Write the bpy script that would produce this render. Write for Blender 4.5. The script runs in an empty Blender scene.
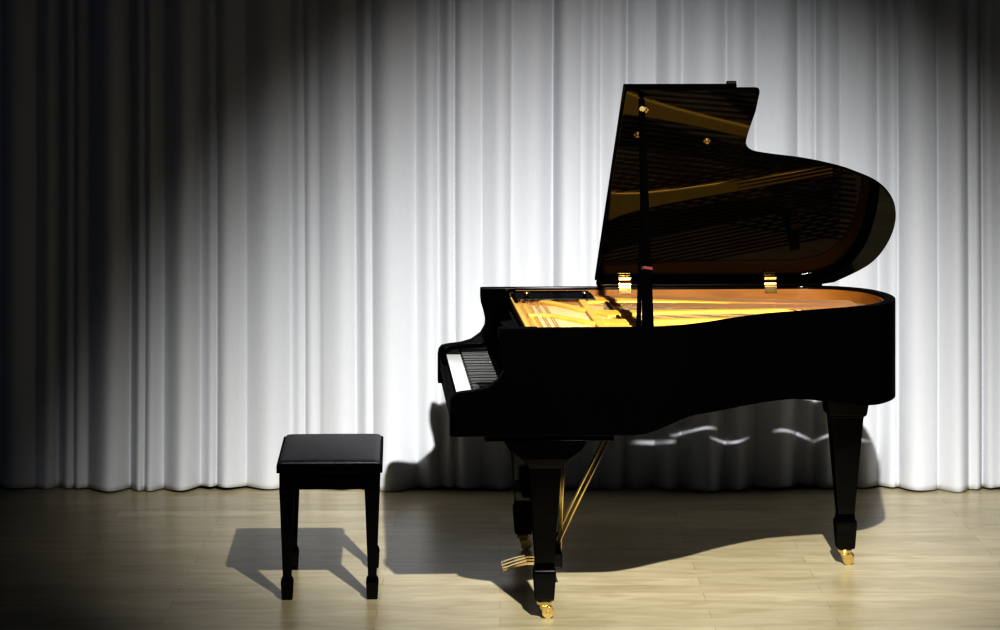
import bpy, bmesh, math, random
from mathutils import Vector, Matrix
random.seed(7)
scene = bpy.context.scene
COL = scene.collection
PI = math.pi

# ------------------------------------------------------------------ materials
def newmat(name):
    m = bpy.data.materials.new(name); m.use_nodes = True
    nt = m.node_tree
    return m, nt, nt.nodes['Principled BSDF']

def simple(name, col, rough=0.5, metal=0.0, coat=0.0, noise=0.0, scale=40, bump=0.0, ior=1.5):
    m, nt, b = newmat(name)
    b.inputs['Roughness'].default_value = rough
    b.inputs['Metallic'].default_value = metal
    b.inputs['IOR'].default_value = ior
    b.inputs['Coat Weight'].default_value = coat
    b.inputs['Coat Roughness'].default_value = 0.03
    tc = nt.nodes.new('ShaderNodeTexCoord')
    n = nt.nodes.new('ShaderNodeTexNoise'); n.inputs['Scale'].default_value = scale
    n.inputs['Detail'].default_value = 4
    nt.links.new(tc.outputs['Object'], n.inputs['Vector'])
    r = nt.nodes.new('ShaderNodeValToRGB')
    a = [max(0, c * (1 - noise)) for c in col]; d = [min(1, c * (1 + noise)) for c in col]
    r.color_ramp.elements[0].color = (*a, 1); r.color_ramp.elements[1].color = (*d, 1)
    r.color_ramp.elements[0].position = .3; r.color_ramp.elements[1].position = .7
    nt.links.new(n.outputs['Fac'], r.inputs['Fac'])
    nt.links.new(r.outputs['Color'], b.inputs['Base Color'])
    if bump:
        bp = nt.nodes.new('ShaderNodeBump'); bp.inputs['Strength'].default_value = bump
        bp.inputs['Distance'].default_value = .002
        nt.links.new(n.outputs['Fac'], bp.inputs['Height'])
        nt.links.new(bp.outputs['Normal'], b.inputs['Normal'])
    return m

def lacquer(name, fac, rough):
    """deep black polish: dark diffuse under a thin constant gloss"""
    m, nt, b = newmat(name)
    L = nt.links.new
    d = nt.nodes.new('ShaderNodeBsdfDiffuse')
    g = nt.nodes.new('ShaderNodeBsdfGlossy'); g.inputs['Roughness'].default_value = rough
    tc = nt.nodes.new('ShaderNodeTexCoord'); n = nt.nodes.new('ShaderNodeTexNoise'); n.inputs['Scale'].default_value = 6
    r = nt.nodes.new('ShaderNodeValToRGB')
    r.color_ramp.elements[0].color = (.0008, .0008, .001, 1); r.color_ramp.elements[1].color = (.0014, .0013, .0014, 1)
    L(tc.outputs['Object'], n.inputs['Vector']); L(n.outputs['Fac'], r.inputs['Fac']); L(r.outputs['Color'], d.inputs['Color'])
    mx = nt.nodes.new('ShaderNodeMixShader'); mx.inputs[0].default_value = fac
    L(d.outputs[0], mx.inputs[1]); L(g.outputs[0], mx.inputs[2])
    L(mx.outputs[0], nt.nodes['Material Output'].inputs['Surface'])
    nt.nodes.remove(b)
    return m

def woodmat(name, c1, c2, rough, sx, sy, sz):
    m, nt, b = newmat(name)
    b.inputs['Roughness'].default_value = rough
    tc = nt.nodes.new('ShaderNodeTexCoord')
    mp = nt.nodes.new('ShaderNodeMapping'); mp.inputs['Scale'].default_value = (sx, sy, sz)
    n = nt.nodes.new('ShaderNodeTexNoise'); n.inputs['Scale'].default_value = 3; n.inputs['Detail'].default_value = 6
    n.inputs['Distortion'].default_value = .6
    r = nt.nodes.new('ShaderNodeValToRGB')
    r.color_ramp.elements[0].color = (*c1, 1); r.color_ramp.elements[1].color = (*c2, 1)
    r.color_ramp.elements[0].position = .3; r.color_ramp.elements[1].position = .7
    nt.links.new(tc.outputs['Object'], mp.inputs['Vector']); nt.links.new(mp.outputs['Vector'], n.inputs['Vector'])
    nt.links.new(n.outputs['Fac'], r.inputs['Fac']); nt.links.new(r.outputs['Color'], b.inputs['Base Color'])
    return m

BLACK = lacquer('black_lacquer', .034, .06)
LIDM = lacquer('lid_lacquer', .062, .02)
SATIN = simple('black_satin', (.0015, .0015, .002), .4, 0, 0, .1, 20, ior=1.25)
LEATHER = simple('black_leather', (.020, .021, .025), .42, 0, 0, .35, 60, .8, ior=1.45)
BRASS = simple('brass', (.90, .70, .32), .22, 1, 0, .08, 30)
GOLD = simple('gold_plate', (.95, .57, .10), .45, .2, 0, .06, 25, ior=1.3)
INNER = woodmat('inner_rim_veneer', (.20, .08, .015), (.28, .115, .022), .35, 2, 2, 14)
SPRUCE = woodmat('soundboard_spruce', (.28, .20, .11), (.36, .27, .155), .4, 3, 18, 3)
MAPLE = woodmat('bridge_maple', (.22, .11, .04), (.30, .16, .06), .4, 3, 20, 3)
STEEL = simple('string_steel', (.48, .40, .28), .35, .8, 0, .05, 50)
COPPER = simple('string_copper', (.42, .24, .12), .35, .8, 0, .05, 50)
PIN = simple('pin_steel', (.30, .20, .10), .4, .7, 0, .05, 50)
IVORY = simple('key_white', (.80, .80, .79), .2, 0, .2, .02, 10)
EBONY = simple('key_black', (.004, .004, .004), .35, 0, 0, .1, 10)
FELT = simple('red_felt', (.10, .02, .015), .9, 0, 0, .2, 200)
WALL = simple('wall_paint', (.06, .06, .07), .9, 0, 0, .05, 3)

def floor_mat():
    m, nt, b = newmat('maple_floor')
    L = nt.links.new
    tc = nt.nodes.new('ShaderNodeTexCoord')
    br = nt.nodes.new('ShaderNodeTexBrick')
    br.inputs['Scale'].default_value = 1.0
    br.inputs['Brick Width'].default_value = 1.15; br.inputs['Row Height'].default_value = .14
    br.inputs['Mortar Size'].default_value = .0012; br.inputs['Mortar Smooth'].default_value = .3
    br.inputs['Color1'].default_value = (.43, .375, .245, 1); br.inputs['Color2'].default_value = (.53, .47, .315, 1)
    br.inputs['Mortar'].default_value = (.26, .22, .13, 1); br.offset = .37
    L(tc.outputs['Object'], br.inputs['Vector'])
    mp = nt.nodes.new('ShaderNodeMapping'); mp.inputs['Scale'].default_value = (1.8, 6, 1)
    L(tc.outputs['Object'], mp.inputs['Vector'])
    n = nt.nodes.new('ShaderNodeTexNoise'); n.inputs['Scale'].default_value = 2.0; n.inputs['Detail'].default_value = 7
    n.inputs['Distortion'].default_value = 1.0; n.inputs['Roughness'].default_value = .55
    L(mp.outputs['Vector'], n.inputs['Vector'])
    r = nt.nodes.new('ShaderNodeValToRGB')
    r.color_ramp.elements[0].color = (.84, .80, .73, 1); r.color_ramp.elements[1].color = (1.05, 1.05, 1.04, 1)
    r.color_ramp.elements[0].position = .32; r.color_ramp.elements[1].position = .62
    L(n.outputs['Fac'], r.inputs['Fac'])
    mx = nt.nodes.new('ShaderNodeMix'); mx.data_type = 'RGBA'; mx.blend_type = 'MULTIPLY'
    mx.inputs[0].default_value = 1
    L(br.outputs['Color'], mx.inputs[6]); L(r.outputs['Color'], mx.inputs[7])
    L(mx.outputs[2], b.inputs['Base Color'])
    b.inputs['Roughness'].default_value = .30
    b.inputs['IOR'].default_value = 1.30
    return m

def curtain_mat():
    m, nt, b = newmat('white_curtain_fabric')
    L = nt.links.new
    tc = nt.nodes.new('ShaderNodeTexCoord')
    mp = nt.nodes.new('ShaderNodeMapping'); mp.inputs['Scale'].default_value = (60, 60, 4)
    n = nt.nodes.new('ShaderNodeTexNoise'); n.inputs['Scale'].default_value = 3
    r = nt.nodes.new('ShaderNodeValToRGB')
    r.color_ramp.elements[0].color = (.615, .63, .665, 1); r.color_ramp.elements[1].color = (.665, .68, .715, 1)
    L(tc.outputs['Object'], mp.inputs['Vector']); L(mp.outputs['Vector'], n.inputs['Vector'])
    L(n.outputs['Fac'], r.inputs['Fac']); L(r.outputs['Color'], b.inputs['Base Color'])
    b.inputs['Roughness'].default_value = 1.0
    b.inputs['Specular IOR Level'].default_value = .0
    return m

# ------------------------------------------------------------------ helpers
def obj(name, bm, mat, parent=None, bevel=0, smooth=False, label=None, kind=None):
    bmesh.ops.recalc_face_normals(bm, faces=bm.faces)
    me = bpy.data.meshes.new(name); bm.to_mesh(me); bm.free()
    o = bpy.data.objects.new(name, me); COL.objects.link(o)
    me.materials.append(mat)
    if parent: o.parent = parent
    if smooth:
        for p in me.polygons: p.use_smooth = True
    if bevel:
        md = o.modifiers.new('bevel', 'BEVEL'); md.width = bevel; md.segments = 3
        md.limit_method = 'ANGLE'; md.angle_limit = math.radians(40)
    if label: o['label'] = label
    if kind: o['kind'] = kind
    return o

def thing(name, label, cat, loc, rz=0):
    o = bpy.data.objects.new(name, None); COL.objects.link(o)
    o.location = loc; o.rotation_euler = (0, 0, rz); o.empty_display_size = .1
    o['label'] = label; o['category'] = cat
    return o

def bx(bm, x0, x1, y0, y1, z0, z1):
    v = [bm.verts.new((x, y, z)) for z in (z0, z1) for x, y in ((x0, y0), (x1, y0), (x1, y1), (x0, y1))]
    for f in ((0, 3, 2, 1), (4, 5, 6, 7), (0, 1, 5, 4), (1, 2, 6, 5), (2, 3, 7, 6), (3, 0, 4, 7)):
        bm.faces.new([v[i] for i in f])
    return v

def bar(bm, a, b, w, h, w2=None, h2=None, twist=0):
    """rectangular bar from a to b; w across (horizontal), h the other way"""
    a = Vector(a); b = Vector(b); d = (b - a).normalized()
    up = Vector((0, 0, 1)) if abs(d.z) < .9 else Vector((0, 1, 0))
    s = d.cross(up).normalized(); u = s.cross(d).normalized()
    if twist:
        R = Matrix.Rotation(twist, 3, d); s = R @ s; u = R @ u
    w2 = w if w2 is None else w2; h2 = h if h2 is None else h2
    vs = []
    for p, ww, hh in ((a, w, h), (b, w2, h2)):
        for i, j in ((-1, -1), (1, -1), (1, 1), (-1, 1)):
            vs.append(bm.verts.new(p + s * ww * .5 * i + u * hh * .5 * j))
    for f in ((0, 1, 2, 3), (7, 6, 5, 4), (0, 4, 5, 1), (1, 5, 6, 2), (2, 6, 7, 3), (3, 7, 4, 0)):
        bm.faces.new([vs[i] for i in f])

def tube(bm, a, b, r, r2=None, n=12):
    a = Vector(a); b = Vector(b); d = (b - a).normalized()
    up = Vector((0, 0, 1)) if abs(d.z) < .9 else Vector((0, 1, 0))
    s = d.cross(up).normalized(); u = s.cross(d).normalized(); r2 = r if r2 is None else r2
    A = [bm.verts.new(a + (s * math.cos(t) + u * math.sin(t)) * r) for t in [2 * PI * i / n for i in range(n)]]
    B = [bm.verts.new(b + (s * math.cos(t) + u * math.sin(t)) * r2) for t in [2 * PI * i / n for i in range(n)]]
    for i in range(n):
        j = (i + 1) % n; bm.faces.new((A[i], A[j], B[j], B[i]))
    bm.faces.new(A[::-1]); bm.faces.new(B)

def lathe(bm, cx, cy, prof, n=20):
    rings = [[bm.verts.new((cx + r * math.cos(2 * PI * i / n), cy + r * math.sin(2 * PI * i / n), z)) for i in range(n)] for z, r in prof]
    for a, b in zip(rings, rings[1:]):
        for i in range(n):
            j = (i + 1) % n; bm.faces.new((a[i], a[j], b[j], b[i]))
    bm.faces.new(rings[0][::-1]); bm.faces.new(rings[-1])

def loft(bm, cx, cy, prof):
    """square-section turned profile: (z, half width) or (z, hx, hy)"""
    rings = []
    for p in prof:
        z, hx = p[0], p[1]; hy = p[2] if len(p) > 2 else hx
        rings.append([bm.verts.new((cx + i * hx, cy + j * hy, z)) for i, j in ((-1, -1), (1, -1), (1, 1), (-1, 1))])
    for a, b in zip(rings, rings[1:]):
        for i in range(4):
            j = (i + 1) % 4; bm.faces.new((a[i], a[j], b[j], b[i]))
    bm.faces.new(rings[0][::-1]); bm.faces.new(rings[-1])

def prism(bm, pts, f0, f1):
    """pts -> two loops through functions f0, f1"""
    A = [bm.verts.new(f0(p)) for p in pts]; B = [bm.verts.new(f1(p)) for p in pts]
    n = len(pts)
    for i in range(n):
        j = (i + 1) % n; bm.faces.new((A[i], A[j], B[j], B[i]))
    bm.faces.new(A[::-1]); bm.faces.new(B)

def catmull(P, k=6):
    out = []
    n = len(P)
    for i in range(n - 1):
        p0 = Vector(P[max(i - 1, 0)]); p1 = Vector(P[i]); p2 = Vector(P[i + 1]); p3 = Vector(P[min(i + 2, n - 1)])
        for s in range(k):
            t = s / k
            out.append(.5 * ((2 * p1) + (-p0 + p2) * t + (2 * p0 - 5 * p1 + 4 * p2 - p3) * t * t + (-p0 + 3 * p1 - 3 * p2 + p3) * t ** 3))
    out.append(Vector(P[-1]))
    return out

def offset(path, d):
    """offset an open 2-D path to its left by d"""
    out = []
    for i, p in enumerate(path):
        a = path[max(i - 1, 0)]; b = path[min(i + 1, len(path) - 1)]
        t = (b - a).normalized(); out.append(p + Vector((-t.y, t.x)) * d)
    return out

def inside(p, poly):
    c = False; n = len(poly)
    for i in range(n):
        a = poly[i]; b = poly[i - 1]
        if (a.y > p[1]) != (b.y > p[1]) and p[0] < (b.x - a.x) * (p[1] - a.y) / (b.y - a.y) + a.x: c = not c
    return c

def strip(bm, outer, inner, zt, zb):
    """solid band between two open paths, zt/zb functions of point"""
    R = []
    for o, i in zip(outer, inner):
        R.append([bm.verts.new((o.x, o.y, zb(o))), bm.verts.new((o.x, o.y, zt(o))),
                  bm.verts.new((i.x, i.y, zt(o))), bm.verts.new((i.x, i.y, zb(o)))])
    for a, b in zip(R, R[1:]):
        for k in range(4):
            l = (k + 1) % 4; bm.faces.new((a[k], b[k], b[l], a[l]))
    bm.faces.new(R[0]); bm.faces.new(R[-1][::-1])

def smoothstep(a, b, x):
    t = max(0, min(1, (x - a) / (b - a))); return t * t * (3 - 2 * t)

# ------------------------------------------------------------------ setting
bm = bmesh.new(); bx(bm, -7, 7, -12, 3.4, -.1, 0)
obj('floor', bm, floor_mat(), kind='structure')
bm = bmesh.new(); bx(bm, -7, 7, 3.3, 3.4, 0, 5)
obj('wall_back', bm, WALL, kind='structure')

# curtain ----------------------------------------------------------
X0, X1 = -5.2, 5.6
rc = random.Random(31)
knots = []; x = X0 - .1
while x < X1 + .5:
    wd = rc.choice([rc.uniform(.06, .09), rc.uniform(.09, .13), rc.uniform(.13, .20)])
    knots.append((x, wd, wd * rc.uniform(.24, .50), rc.uniform(.65, 1.1), rc.uniform(-.022, .022)))   # start, width, bulge, sharpness, set-back
    x += wd
def fold1(x):
    lo, hi = 0, len(knots)
    while hi - lo > 1:
        m_ = (lo + hi) // 2
        if knots[m_][0] <= x: lo = m_
        else: hi = m_
    k = knots[lo]; nb = knots[min(lo + 1, len(knots) - 1)]
    t = max(0, min(1, (x - k[0]) / k[1]))
    base = k[4] + (nb[4] - k[4]) * t
    return base - k[2] * (math.sin(PI * t) ** k[3]) + .008 * math.sin(2 * PI * t) * (1 if lo % 3 else -1)
NX = 2600
ext = [fold1(X0 - .3 + .002 * i) for i in range(int((X1 - X0 + .6) / .002) + 1)]
for _ in range(2):
    ext = [sum(ext[max(0, i - 2):i + 3]) / len(ext[max(0, i - 2):i + 3]) for i in range(len(ext))]
def fold(x):
    f = (x - X0 + .3) / .002; i = max(0, min(len(ext) - 2, int(f))); return ext[i] + (ext[i + 1] - ext[i]) * (f - i)
bm = bmesh.new()
ZS = [.0, .03, .1, .25, .5, .8, 1.1, 1.4, 1.7, 2.0, 2.4, 2.9, 3.4, 4.0]
grid = []
for z in ZS:
    row = []
    for i in range(NX + 1):
        x = X0 + (X1 - X0) * i / NX
        xs = x + .004 * math.sin(z * 1.3 + x * 2.1)
        amp = .92 + .18 * math.sin(x * 3.3 + z * .6) + 1.1 * max(0, (.3 - z))
        y = 2.65 + fold(xs) * amp + .028 * math.sin(x * 5.1)
        row.append(bm.verts.new((x, y, z if z > 0 else .008 + .007 * math.sin(x * 9) * math.sin(x * 3.7))))
    grid.append(row)
for a, b in zip(grid, grid[1:]):
    for i in range(NX): bm.faces.new((a[i], a[i + 1], b[i + 1], b[i]))
cur = obj('curtain', bm, curtain_mat(), smooth=True)
md = cur.modifiers.new('thick', 'SOLIDIFY'); md.thickness = .002
cur['label'] = 'full-width white pleated stage curtain hanging down to the floor behind the piano'
cur['category'] = 'curtain'

# ------------------------------------------------------------------ grand piano
P = thing('grand_piano', 'glossy black grand piano with raised lid, gold iron frame and brass castors', 'piano', (-.169, -.1, 0), .0506)
W = 1.45
ctrl = [(.17, 0), (.30, 0), (.45, 0), (.60, 0), (.70, .005), (.80, .045), (.92, .15), (1.05, .30), (1.19, .43), (1.34, .52), (1.49, .61), (1.61, .72),
        (1.685, .88), (1.705, 1.08), (1.665, 1.28), (1.57, 1.40), (1.44, 1.445), (1.30, W), (1.0, W), (.6, W), (.3, W), (.17, W)]
path = catmull(ctrl, 10)
rim = [p for p in path if p.x >= .2999]
def zb(p): return .634 + .058 * smoothstep(.62, .86, p.x) - .055 * smoothstep(1.2, 1.6, p.x) if p.y < 1.2 else .636
def rim_part(name, o, i, zt, zbf, mat, bev=0):
    bm = bmesh.new(); strip(bm, offset(rim, o), offset(rim, i), zt, zbf)
    return obj(name, bm, mat, P, bev)
rim_part('rim', 0, .040, lambda p: 1.0, zb, BLACK, .002)
rim_part('inner_rim', .0405, .048, lambda p: .990, lambda p: .86, INNER)

# arms with scroll profile (side view X,Z)
prof = [(0, .634), (0, .745), (.004, .765), (.016, .777), (.04, .782), (.09, .788), (.13, .80), (.165, .825), (.182, .855), (.184, .88), (.177, .91), (.168, .94), (.165, .965), (.165, .997), (.168, 1.0), (.30, 1.0), (.30, .634)]
for y0, y1 in ((0, .062), (W - .062, W)):
    bm = bmesh.new(); prism(bm, prof, lambda p: (p[0], y0, p[1]), lambda p: (p[0], y1, p[1]))
    obj('arm', bm, BLACK, P, .002)
bm = bmesh.new(); bx(bm, .012, .56, .063, W - .063, .636, .70); obj('keybed', bm, BLACK, P, .003)
bm = bmesh.new(); bx(bm, .12, .56, .03, W - .03, .612, .6335); obj('keybed_frame', bm, BLACK, P, .003)
bm = bmesh.new(); bx(bm, .004, .028, .064, W - .064, .701, .742); obj('key_slip', bm, BLACK, P, .003)
for y0, y1 in ((.064, .112), (W - .112, W - .064)):
    bm = bmesh.new(); prism(bm, [(.03, .702), (.03, .760), (.05, .772), (.17, .780), (.20, .80), (.20, .702)], lambda p: (p[0], y0, p[1]), lambda p: (p[0], y1, p[1]))
    obj('key_block', bm, BLACK, P, .003)
# keyboard
bm = bmesh.new(); bx(bm, .032, .225, .114, W - .114, .702, .724)
KB = obj('keyboard', bm, MAPLE, P)
kw = (W - .228) / 52
wm = bmesh.new(); bx(wm, .030, .20, -kw / 2 + .0006, kw / 2 - .0006, .725, .752)
bmk = bmesh.new(); prism(bmk, [(.083, .752), (.088, .763), (.20, .764), (.20, .752)], lambda p: (p[0], -.0055, p[1]), lambda p: (p[0], .0055, p[1]))
first_w = first_b = None
letters = 'ABCDEFG'
for i in range(52):
    y = W - .114 - kw * (i + .5)
    if first_w is None:
        o = first_w = obj('white_key', wm, IVORY, KB, .001)
    else:
        o = first_w.copy(); COL.objects.link(o); o.parent = KB
    o.location = (0, y, 0)
    if letters[i % 7] in 'ACDFG' and i < 51:
        if first_b is None:
            o = first_b = obj('black_key', bmk, EBONY, KB, .001)
        else:
            o = first_b.copy(); COL.objects.link(o); o.parent = KB
        o.location = (0, y - kw / 2, .0004)
# fallboard
bm = bmesh.new(); prism(bm, [(.205, .768), (.222, .768), (.236, .90), (.262, .935), (.262, .955), (.25, .955), (.222, .915)], lambda p: (p[0], .064, p[1]), lambda p: (p[0], W - .064, p[1]))
obj('fallboard', bm, BLACK, P, .002)
bm = bmesh.new(); bx(bm, .203, .222, .064, W - .064, .756, .766); obj('felt_strip', bm, FELT, P)

# soundboard, bridge
shr = offset(path, .052)
poly = [p for p in shr if p.x > .27]
bm = bmesh.new(); prism(bm, [Vector((.27, .06))] + poly + [Vector((.27, W - .06))], lambda p: (p[0], p[1], .875), lambda p: (p[0], p[1], .885))
obj('soundboard', bm, SPRUCE, P)
def ribbon(ptsl, w, z0, z1):
    bm = bmesh.new(); pp = catmull(ptsl, 6); strip(bm, offset(pp, -w / 2), offset(pp, w / 2), lambda p: z1, lambda p: z0); return bm
obj('bridge', ribbon([(.66, .14), (.80, .26), (.93, .42), (1.10, .60), (1.28, .76), (1.42, .92)], .035, .886, .936), MAPLE, P)
obj('bridge', ribbon([(1.30, .98), (1.36, 1.1), (1.40, 1.24)], .035, .886, .945), MAPLE, P)

# iron plate: front web, border, struts
bm = bmesh.new()
bx(bm, .275, .60, .062, W - .062, .935, .971)
gp = [p for p in path if p.x > .5 and p.y < .60]
strip(bm, offset(gp, .0495), offset(gp, .10), lambda p: .955, lambda p: .925)
obj('iron_plate', bm, GOLD, P, .003)
inner_poly = [p for p in offset(path, .075) if p.x > .3]
def reach(a, ang, lim=9):
    d = Vector((math.cos(ang), math.sin(ang))); p = Vector(a); k = 0
    while inside(p + d * .01, inner_poly) and k < 400 and p.x < lim: p += d * .01; k += 1
    return p
for y, ang, w in ((.17, .20, .06), (.36, .30, .065), (.66, .25, .065), (1.14, -.16, .065)):
    e = reach((.56, y), ang, 1.52)
    d = (e - Vector((.56, y))).normalized(); nrm = Vector((-d.y, d.x)); ln = (e - Vector((.56, y))).length
    pl = []; pr = []
    for k in range(15):
        t = k / 14; q = Vector((.56, y)) + d * ln * t
        hw = w * .48 * (1 - .3 * t) + .075 * math.exp(-t * ln * 9)
        pl.append(q + nrm * hw); pr.append(q - nrm * hw)
    bm = bmesh.new(); strip(bm, pr, pl, lambda p: .983 - .012 * smoothstep(.6, 1.5, p.x), lambda p: .950)
    obj('plate_strut', bm, GOLD, P, .008)
# curved ribs sweeping across the pin block to the struts
for ya, yb in ((.60, .30), (1.12, .72)):
    pp = catmull([(.30, ya + .02), (.37, ya + .012), (.44, (ya * 2 + yb) / 3), (.50, (ya + yb * 3) / 4), (.56, yb)], 5)
    bm = bmesh.new(); strip(bm, offset(pp, -.020), offset(pp, .020), lambda p: .983, lambda p: .9712); obj('plate_rib', bm, GOLD, P, .005)
bm = bmesh.new(); bar(bm, (.535, .07, .979), (.535, W - .07, .979), .030, .012); obj('capo_bar', bm, GOLD, P, .005)

# strings: unison groups of three in the treble, single wound strings in the bass
bm = bmesh.new(); bc = bmesh.new()
for i in range(44):
    y = .12 + i * (.95 - .12) / 43
    ang = .06 + .13 * i / 43
    dd = Vector((math.cos(ang), math.sin(ang)))
    e = reach((.40, y), ang); m_ = Vector((.40, y)) + dd * .21
    for k in (-1, 0, 1):
        bar(bm, (.33, y + .006 * k, .974), (m_.x, m_.y + .0028 * k, .974), .0006, .0006)
        bar(bm, (m_.x, m_.y + .0028 * k, .974), (e.x, e.y + .0028 * k, .955), .0014, .0011)
for i in range(24):
    y = 1.0 + i * .36 / 23
    e = reach((.40, y), -.20)
    ex = min(e.x, 1.56); ey = y - (ex - .40) * math.tan(.20)
    bar(bc, (.33, y + .014, .976), (.61, y - .21 * math.tan(.2), .976), .001, .001)
    bar(bc, (.61, y - .21 * math.tan(.2), .976), (ex, ey, .972), .0034, .0026)
obj('strings', bm, STEEL, P, kind='stuff', label='steel treble strings')
obj('strings', bc, COPPER, P, kind='stuff', label='copper-wound bass strings')
# tuning pins
pin0 = None; rest = bmesh.new(); n = 0
pins = []
for k in range(4):
    for i in range(50):
        pins.append((.295 + .028 * k + .008 * (i % 2), .12 + i * (W - .24) / 49 + .006 * k))
pins.sort(key=lambda p: p[1])
for i, (x, y) in enumerate(pins[60:160] + pins[:60] + pins[160:]):
    if i < 100:
        if pin0 is None:
            b = bmesh.new(); tube(b, (0, 0, 0), (0, 0, .009), .0022, n=6); pin0 = o = obj('tuning_pin', b, PIN, P)
        else:
            o = pin0.copy(); COL.objects.link(o); o.parent = P
        o.location = (x, y, .9715)
    else: tube(rest, (x, y, .9715), (x, y, .9805), .0022, n=6)
obj('tuning_pins', rest, PIN, P, kind='stuff')
# dampers
d0 = None
for i in range(44):
    y = .30 + i * .0195
    if d0 is None:
        b = bmesh.new(); bx(b, -.006, .006, -.0045, .0045, .976, .981); d0 = o = obj('damper', b, SATIN, P)
    else:
        o = d0.copy(); COL.objects.link(o); o.parent = P
    o.location = (.622, y, 0)

# music desk rails and folded desk support near the bass side
for y0, y1 in ((.066, .086), (W - .125, W - .066)):
    bm = bmesh.new(); bx(bm, .27, .58, y0, y1, .972, .990); obj('music_desk_rail', bm, BLACK, P, .003)
bm = bmesh.new(); bx(bm, .285, .585, W - .36, W - .13, .980, .990); obj('music_desk', bm, BLACK, P, .003)
for x in (.33, .55):
    bm = bmesh.new(); lathe(bm, x, W - .27, [(.9905, .006), (.994, .006), (.996, .010), (1.002, .011), (1.006, .007)], 12); obj('desk_knob', bm, BRASS, P, smooth=True)

# lid
TH = math.radians(35); ct, st = math.cos(TH), math.sin(TH)
def LP(X, v, n): return (X, W - v * ct + n * st, 1.003 + v * st + n * ct)
lp = [(.618, 0.0), (.628, 1.37), (.632, 1.381), (.645, 1.385), (1.086, 1.385), (1.097, 1.381), (1.101, 1.37)]
tailc = [(1.101, 1.25), (1.090, 1.10), (1.092, 1.02), (1.118, .972), (1.18, .948), (1.30, .920), (1.40, .885), (1.50, .835), (1.625, .735), (1.704, .575), (1.720, .37), (1.674, .165), (1.55, .015)]
lp += [tuple(p) for p in catmull(tailc, 8)] + [(1.50, 0.0)]
bm = bmesh.new(); prism(bm, lp, lambda p: LP(p[0], p[1], 0), lambda p: LP(p[0], p[1], .014))
LID = obj('lid', bm, LIDM, P, .002)
bm = bmesh.new(); prism(bm, [(.612, .01), (.620, 1.385), (1.02, 1.385), (1.02, .01)], lambda p: LP(p[0], p[1], .0165), lambda p: LP(p[0], p[1], .029))
obj('lid_front_flap', bm, BLACK, LID, .003)
bm = bmesh.new(); prism(bm, [(.985, 1.355), (.985, 1.385), (1.02, 1.385), (1.02, 1.355)], lambda p: LP(p[0], p[1], .0295), lambda p: LP(p[0], p[1], .041)); obj('rubber_bumper', bm, SATIN, LID, .003)
bm = bmesh.new(); bx(bm, .62, 1.50, W - .028, W - .014, 1.0005, 1.0105); obj('lid_gap_filler', bm, BLACK, P, .001)  # added black strip, blocks the bright curtain gap between lid and rim
def disc(X, v, r):
    bm = bmesh.new(); n = 16
    for rr, n0, n1 in ((r, -.0005, -.004), (r * .55, -.004, -.012)):
        A = []; B = []
        for i in range(n):
            t = 2 * PI * i / n
            A.append(bm.verts.new(LP(X + rr * math.cos(t), v + rr * math.sin(t), n0))); B.append(bm.verts.new(LP(X + rr * .85 * math.cos(t), v + rr * .85 * math.sin(t), n1)))
        for i in range(n): bm.faces.new((A[i], A[(i + 1) % n], B[(i + 1) % n], B[i]))
        bm.faces.new(B)
    return bm
for X, v in ((.705, 1.265), (.690, 1.10), (.946, 1.056)):
    obj('prop_cup', disc(X, v, .015), BRASS, LID, smooth=False, label='round brass socket')
# hinges
for X in (.726, 1.295):
    bm = bmesh.new()
    prism(bm, [(X - .024, .030), (X - .024, .062), (X + .024, .062), (X + .024, .030)], lambda p: LP(p[0], p[1], -.0005), lambda p: LP(p[0], p[1], -.0035))
    bx(bm, X - .024, X + .024, W - .0515, W - .0485, .975, 1.003)
    tube(bm, (X - .024, W - .034, 1.010), (X + .024, W - .034, 1.010), .006, n=12)
    bx(bm, X - .024, X + .024, W - .050, W - .030, 1.0005, 1.003)
    obj('hinge', bm, BRASS, LID, .001)
# prop stick
A = Vector((.682, .078, .965)); B = Vector(LP(.686, 1.34, -.004))
bm = bmesh.new(); bar(bm, A, B, .038, .022, .018, .016, twist=.5)
ST = obj('prop_stick', bm, BLACK, P, .003)
bm = bmesh.new(); q = A + (B - A) * .27; q2 = A + (B - A) * .283; bar(bm, q, q2, .037, .025, twist=.5); obj('stick_joint', bm, FELT, ST, .002)
bm = bmesh.new(); q = A + (B - A) * .955; tube(bm, q - Vector((0, .013, 0)), q + Vector((0, .013, 0)), .010, n=14); obj('stick_ferrule', bm, BRASS, ST)
bm = bmesh.new(); bar(bm, A + Vector((-.034, .0, .02)), A + (B - A) * .42 + Vector((-.014, 0, 0)), .014, .012, .010, .012, twist=.5)
obj('short_prop_stick', bm, BLACK, P, .002)

# legs
def castor(parent, x, y, top):
    bm = bmesh.new()
    lathe(bm, x, y, [(top + .008, .025), (top - .0, .027), (top - .010, .025), (top - .016, .016), (top - .028, .014)], 16)
    for s in (-1, 1): bx(bm, x - .008, x + .026, y + s * .013 - .0025, y + s * .013 + .0025, .012, top - .018)
    tube(bm, (x + .012, y - .0095, .0215), (x + .012, y + .0095, .0215), .021, n=20)
    tube(bm, (x + .012, y - .018, .0215), (x + .012, y + .018, .0215), .006, n=10)
    obj('castor', bm, BRASS, parent, .001, label='brass castor')
frontprof = [(.064, .030), (.070, .032), (.155, .038), (.168, .038), (.171, .034), (.195, .032), (.52, .055), (.535, .062), (.555, .080), (.585, .122), (.611, .140)]
for y in (.080, W - .13):
    bm = bmesh.new(); loft(bm, .325, y, [(z, h, min(h, .078)) for z, h in frontprof])
    l = obj('leg', bm, BLACK, P, .003); castor(l, .325, y, .058)
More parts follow.
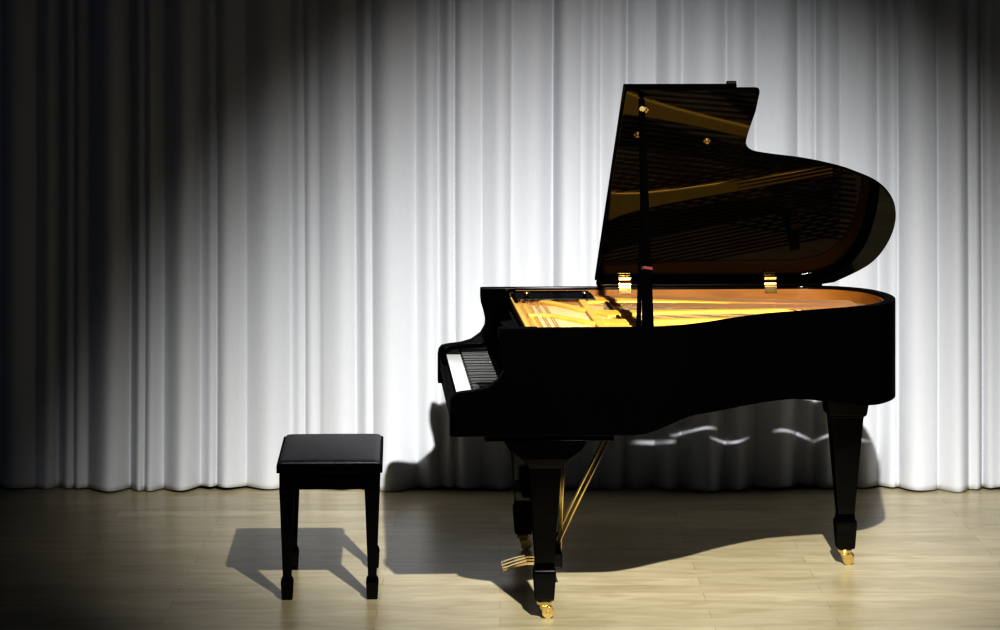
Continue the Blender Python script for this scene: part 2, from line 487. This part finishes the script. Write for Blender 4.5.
bm = bmesh.new(); loft(bm, 1.512, .965, [(.064, .031), (.070, .033), (.155, .039), (.168, .039), (.171, .034), (.195, .031), (.56, .060), (.568, .070), (.645, .082), (.874, .082)])
l = obj('leg', bm, BLACK, P, .003); castor(l, 1.512, .965, .058)
# underside beams joining rim
bm = bmesh.new(); bar(bm, (.56, .72, .78), (1.512, .965, .78), .07, .14); obj('support_beam', bm, INNER, P)
bm = bmesh.new(); bx(bm, .50, .56, .064, W - .064, .70, .874); obj('belly_rail', bm, INNER, P)

# pedal lyre
bm = bmesh.new(); bx(bm, .345, .425, .60, .86, .066, .124); LY = obj('pedal_lyre', bm, BLACK, P, .006)
for y in (.655, .805):
    bm = bmesh.new(); loft(bm, .385, y, [(.124, .016), (.30, .018), (.50, .022), (.585, .030)]); obj('lyre_post', bm, BLACK, LY, .003)
bm = bmesh.new(); bx(bm, .33, .46, .60, .86, .585, .6115); obj('lyre_top_block', bm, BLACK, LY, .003)
for y in (.675, .73, .785):
    bm = bmesh.new(); pts = [(.345, .076, .008), (.30, .075, .010), (.26, .066, .014), (.230, .056, .016), (.213, .050, .013)]
    R = []
    for x, z, w in pts: R.append([bm.verts.new((x, y + i * w, z + j * .006)) for i, j in ((-1, -1), (1, -1), (1, 1), (-1, 1))])
    for a, b in zip(R, R[1:]):
        for i in range(4): bm.faces.new((a[i], a[(i + 1) % 4], b[(i + 1) % 4], b[i]))
    bm.faces.new(R[0]); bm.faces.new(R[-1])
    obj('pedal', bm, BRASS, LY, .002, label='brass pedal')
    bm = bmesh.new(); tube(bm, (.424, y, .124), (.442, y, .612), .0038, n=10); obj('pedal_rod', bm, BRASS, LY, smooth=True)
for y in (.67, .79):
    bm = bmesh.new(); tube(bm, (.400, y, .115), (.655, y, .640), .0052, n=12); obj('lyre_brace', bm, BRASS, LY, smooth=True, label='slanting brass rod')

# ------------------------------------------------------------------ bench
B_ = thing('piano_bench', 'black wooden piano bench with padded leather seat and tapered legs', 'bench', (-.611, .60, 0), math.radians(2.0))
hx, hy = .186, .335
bm = bmesh.new(); bx(bm, -hx, hx, -hy, hy, .452, .482); obj('seat_board', bm, BLACK, B_, .003)
bm = bmesh.new(); N = 28; M_ = 40; rows = []
def cs(t): return math.sin(t * PI / 2)          # denser rows near the edges
for j in range(M_ + 1):
    r = []
    for i in range(N + 1):
        u = cs(-1 + 2 * i / N); v = cs(-1 + 2 * j / M_)
        e = max(0, 1 - abs(u) ** 26) ** .5 * max(0, 1 - abs(v) ** 44) ** .5
        r.append(bm.verts.new((u * (hx - .008), v * (hy - .008), .4825 + .012 * e + .009 * (1 - u * u) * (1 - v * v))))
    rows.append(r)
for a, b in zip(rows, rows[1:]):
    for i in range(N): bm.faces.new((a[i], a[i + 1], b[i + 1], b[i]))
bot = [rows[0][i] for i in range(N + 1)] + [rows[j][N] for j in range(1, M_ + 1)] + [rows[M_][i] for i in range(N - 1, -1, -1)] + [rows[j][0] for j in range(M_ - 1, 0, -1)]
bm.faces.new(bot[::-1])
obj('cushion', bm, LEATHER, B_, smooth=True)
lx, ly = .150, .285
bm = bmesh.new()
for s in (-1, 1):
    bx(bm, -lx, lx, s * ly - .010, s * ly + .010, .388, .4515)
    bx(bm, s * lx - .010, s * lx + .010, -ly + .0105, ly - .0105, .388, .4515)
obj('apron', bm, BLACK, B_, .002)
for sx in (-1, 1):
    for sy in (-1, 1):
        bm = bmesh.new(); loft(bm, sx * lx, sy * ly, [(0, .016), (.004, .019), (.060, .022), (.070, .021), (.082, .015), (.37, .026), (.385, .027), (.4515, .027)])
        obj('leg', bm, BLACK, B_, .002)

# ------------------------------------------------------------------ lights
def spot(name, loc, tgt, power, size, blend, rad, col):
    l = bpy.data.lights.new(name, 'SPOT'); l.energy = power; l.spot_size = math.radians(size); l.spot_blend = blend
    l.shadow_soft_size = rad; l.color = col
    o = bpy.data.objects.new(name, l); COL.objects.link(o); o.location = loc
    o.rotation_euler = (Vector(tgt) - Vector(loc)).to_track_quat('-Z', 'Y').to_euler()
    return o
LP0 = (.95, -4.5, 3.9)
spot('key_spot', LP0, (.60, 1.95, .30), 2300, 36, 1.0, .04, (1, .99, .965))
spot('floor_fill_spot', LP0, (.60, .75, .0), 1150, 41, 1.0, .04, (1, .98, .92))  # added fill at the key's position, brightens the floor around bench and piano

# added patterned lamp under the piano, imitates reflected glints on the curtain
g = spot('added_glint_lamp', (1.17, .95, .50), (1.17, 2.6, .24), 85, 50, .3, .0, (1, 1, 1))
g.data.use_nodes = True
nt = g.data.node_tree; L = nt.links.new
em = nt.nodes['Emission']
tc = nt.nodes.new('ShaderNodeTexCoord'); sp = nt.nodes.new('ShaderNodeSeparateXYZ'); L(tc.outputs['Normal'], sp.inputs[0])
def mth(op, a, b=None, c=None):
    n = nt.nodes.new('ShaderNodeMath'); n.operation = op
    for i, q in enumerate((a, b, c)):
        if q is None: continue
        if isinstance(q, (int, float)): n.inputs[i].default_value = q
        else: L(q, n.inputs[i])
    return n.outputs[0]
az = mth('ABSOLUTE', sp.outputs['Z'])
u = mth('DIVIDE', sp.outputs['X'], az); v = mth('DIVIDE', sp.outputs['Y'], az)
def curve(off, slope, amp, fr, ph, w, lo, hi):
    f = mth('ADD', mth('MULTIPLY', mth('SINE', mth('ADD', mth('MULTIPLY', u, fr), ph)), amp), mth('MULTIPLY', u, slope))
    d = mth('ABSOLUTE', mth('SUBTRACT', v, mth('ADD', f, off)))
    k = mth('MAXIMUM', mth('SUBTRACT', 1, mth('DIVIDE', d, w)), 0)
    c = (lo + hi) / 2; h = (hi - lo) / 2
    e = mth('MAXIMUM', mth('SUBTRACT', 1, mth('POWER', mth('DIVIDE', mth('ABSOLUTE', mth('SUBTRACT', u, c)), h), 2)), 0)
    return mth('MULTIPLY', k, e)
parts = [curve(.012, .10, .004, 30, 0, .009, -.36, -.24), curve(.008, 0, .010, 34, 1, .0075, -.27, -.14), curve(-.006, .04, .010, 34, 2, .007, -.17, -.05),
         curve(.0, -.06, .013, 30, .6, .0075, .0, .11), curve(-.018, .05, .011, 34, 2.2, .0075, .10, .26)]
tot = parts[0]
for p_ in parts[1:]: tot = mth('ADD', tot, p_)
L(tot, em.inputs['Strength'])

w = bpy.data.worlds.new('world'); scene.world = w; w.use_nodes = True
w.node_tree.nodes['Background'].inputs[0].default_value = (.42, .52, .75, 1)
w.node_tree.nodes['Background'].inputs[1].default_value = .028

# ------------------------------------------------------------------ camera
cd = bpy.data.cameras.new('camera'); cam = bpy.data.objects.new('camera', cd); COL.objects.link(cam)
cam.location = (0, -10, 2.115); cam.rotation_euler = (PI / 2, 0, 0)
cd.sensor_width = 36; cd.lens = 2921 / 1000 * 36; cd.shift_y = -.315; cd.clip_end = 100
scene.camera = cam
scene.view_settings.view_transform = 'Standard'
try: scene.view_settings.look = 'High Contrast'
except Exception as e: print(e)
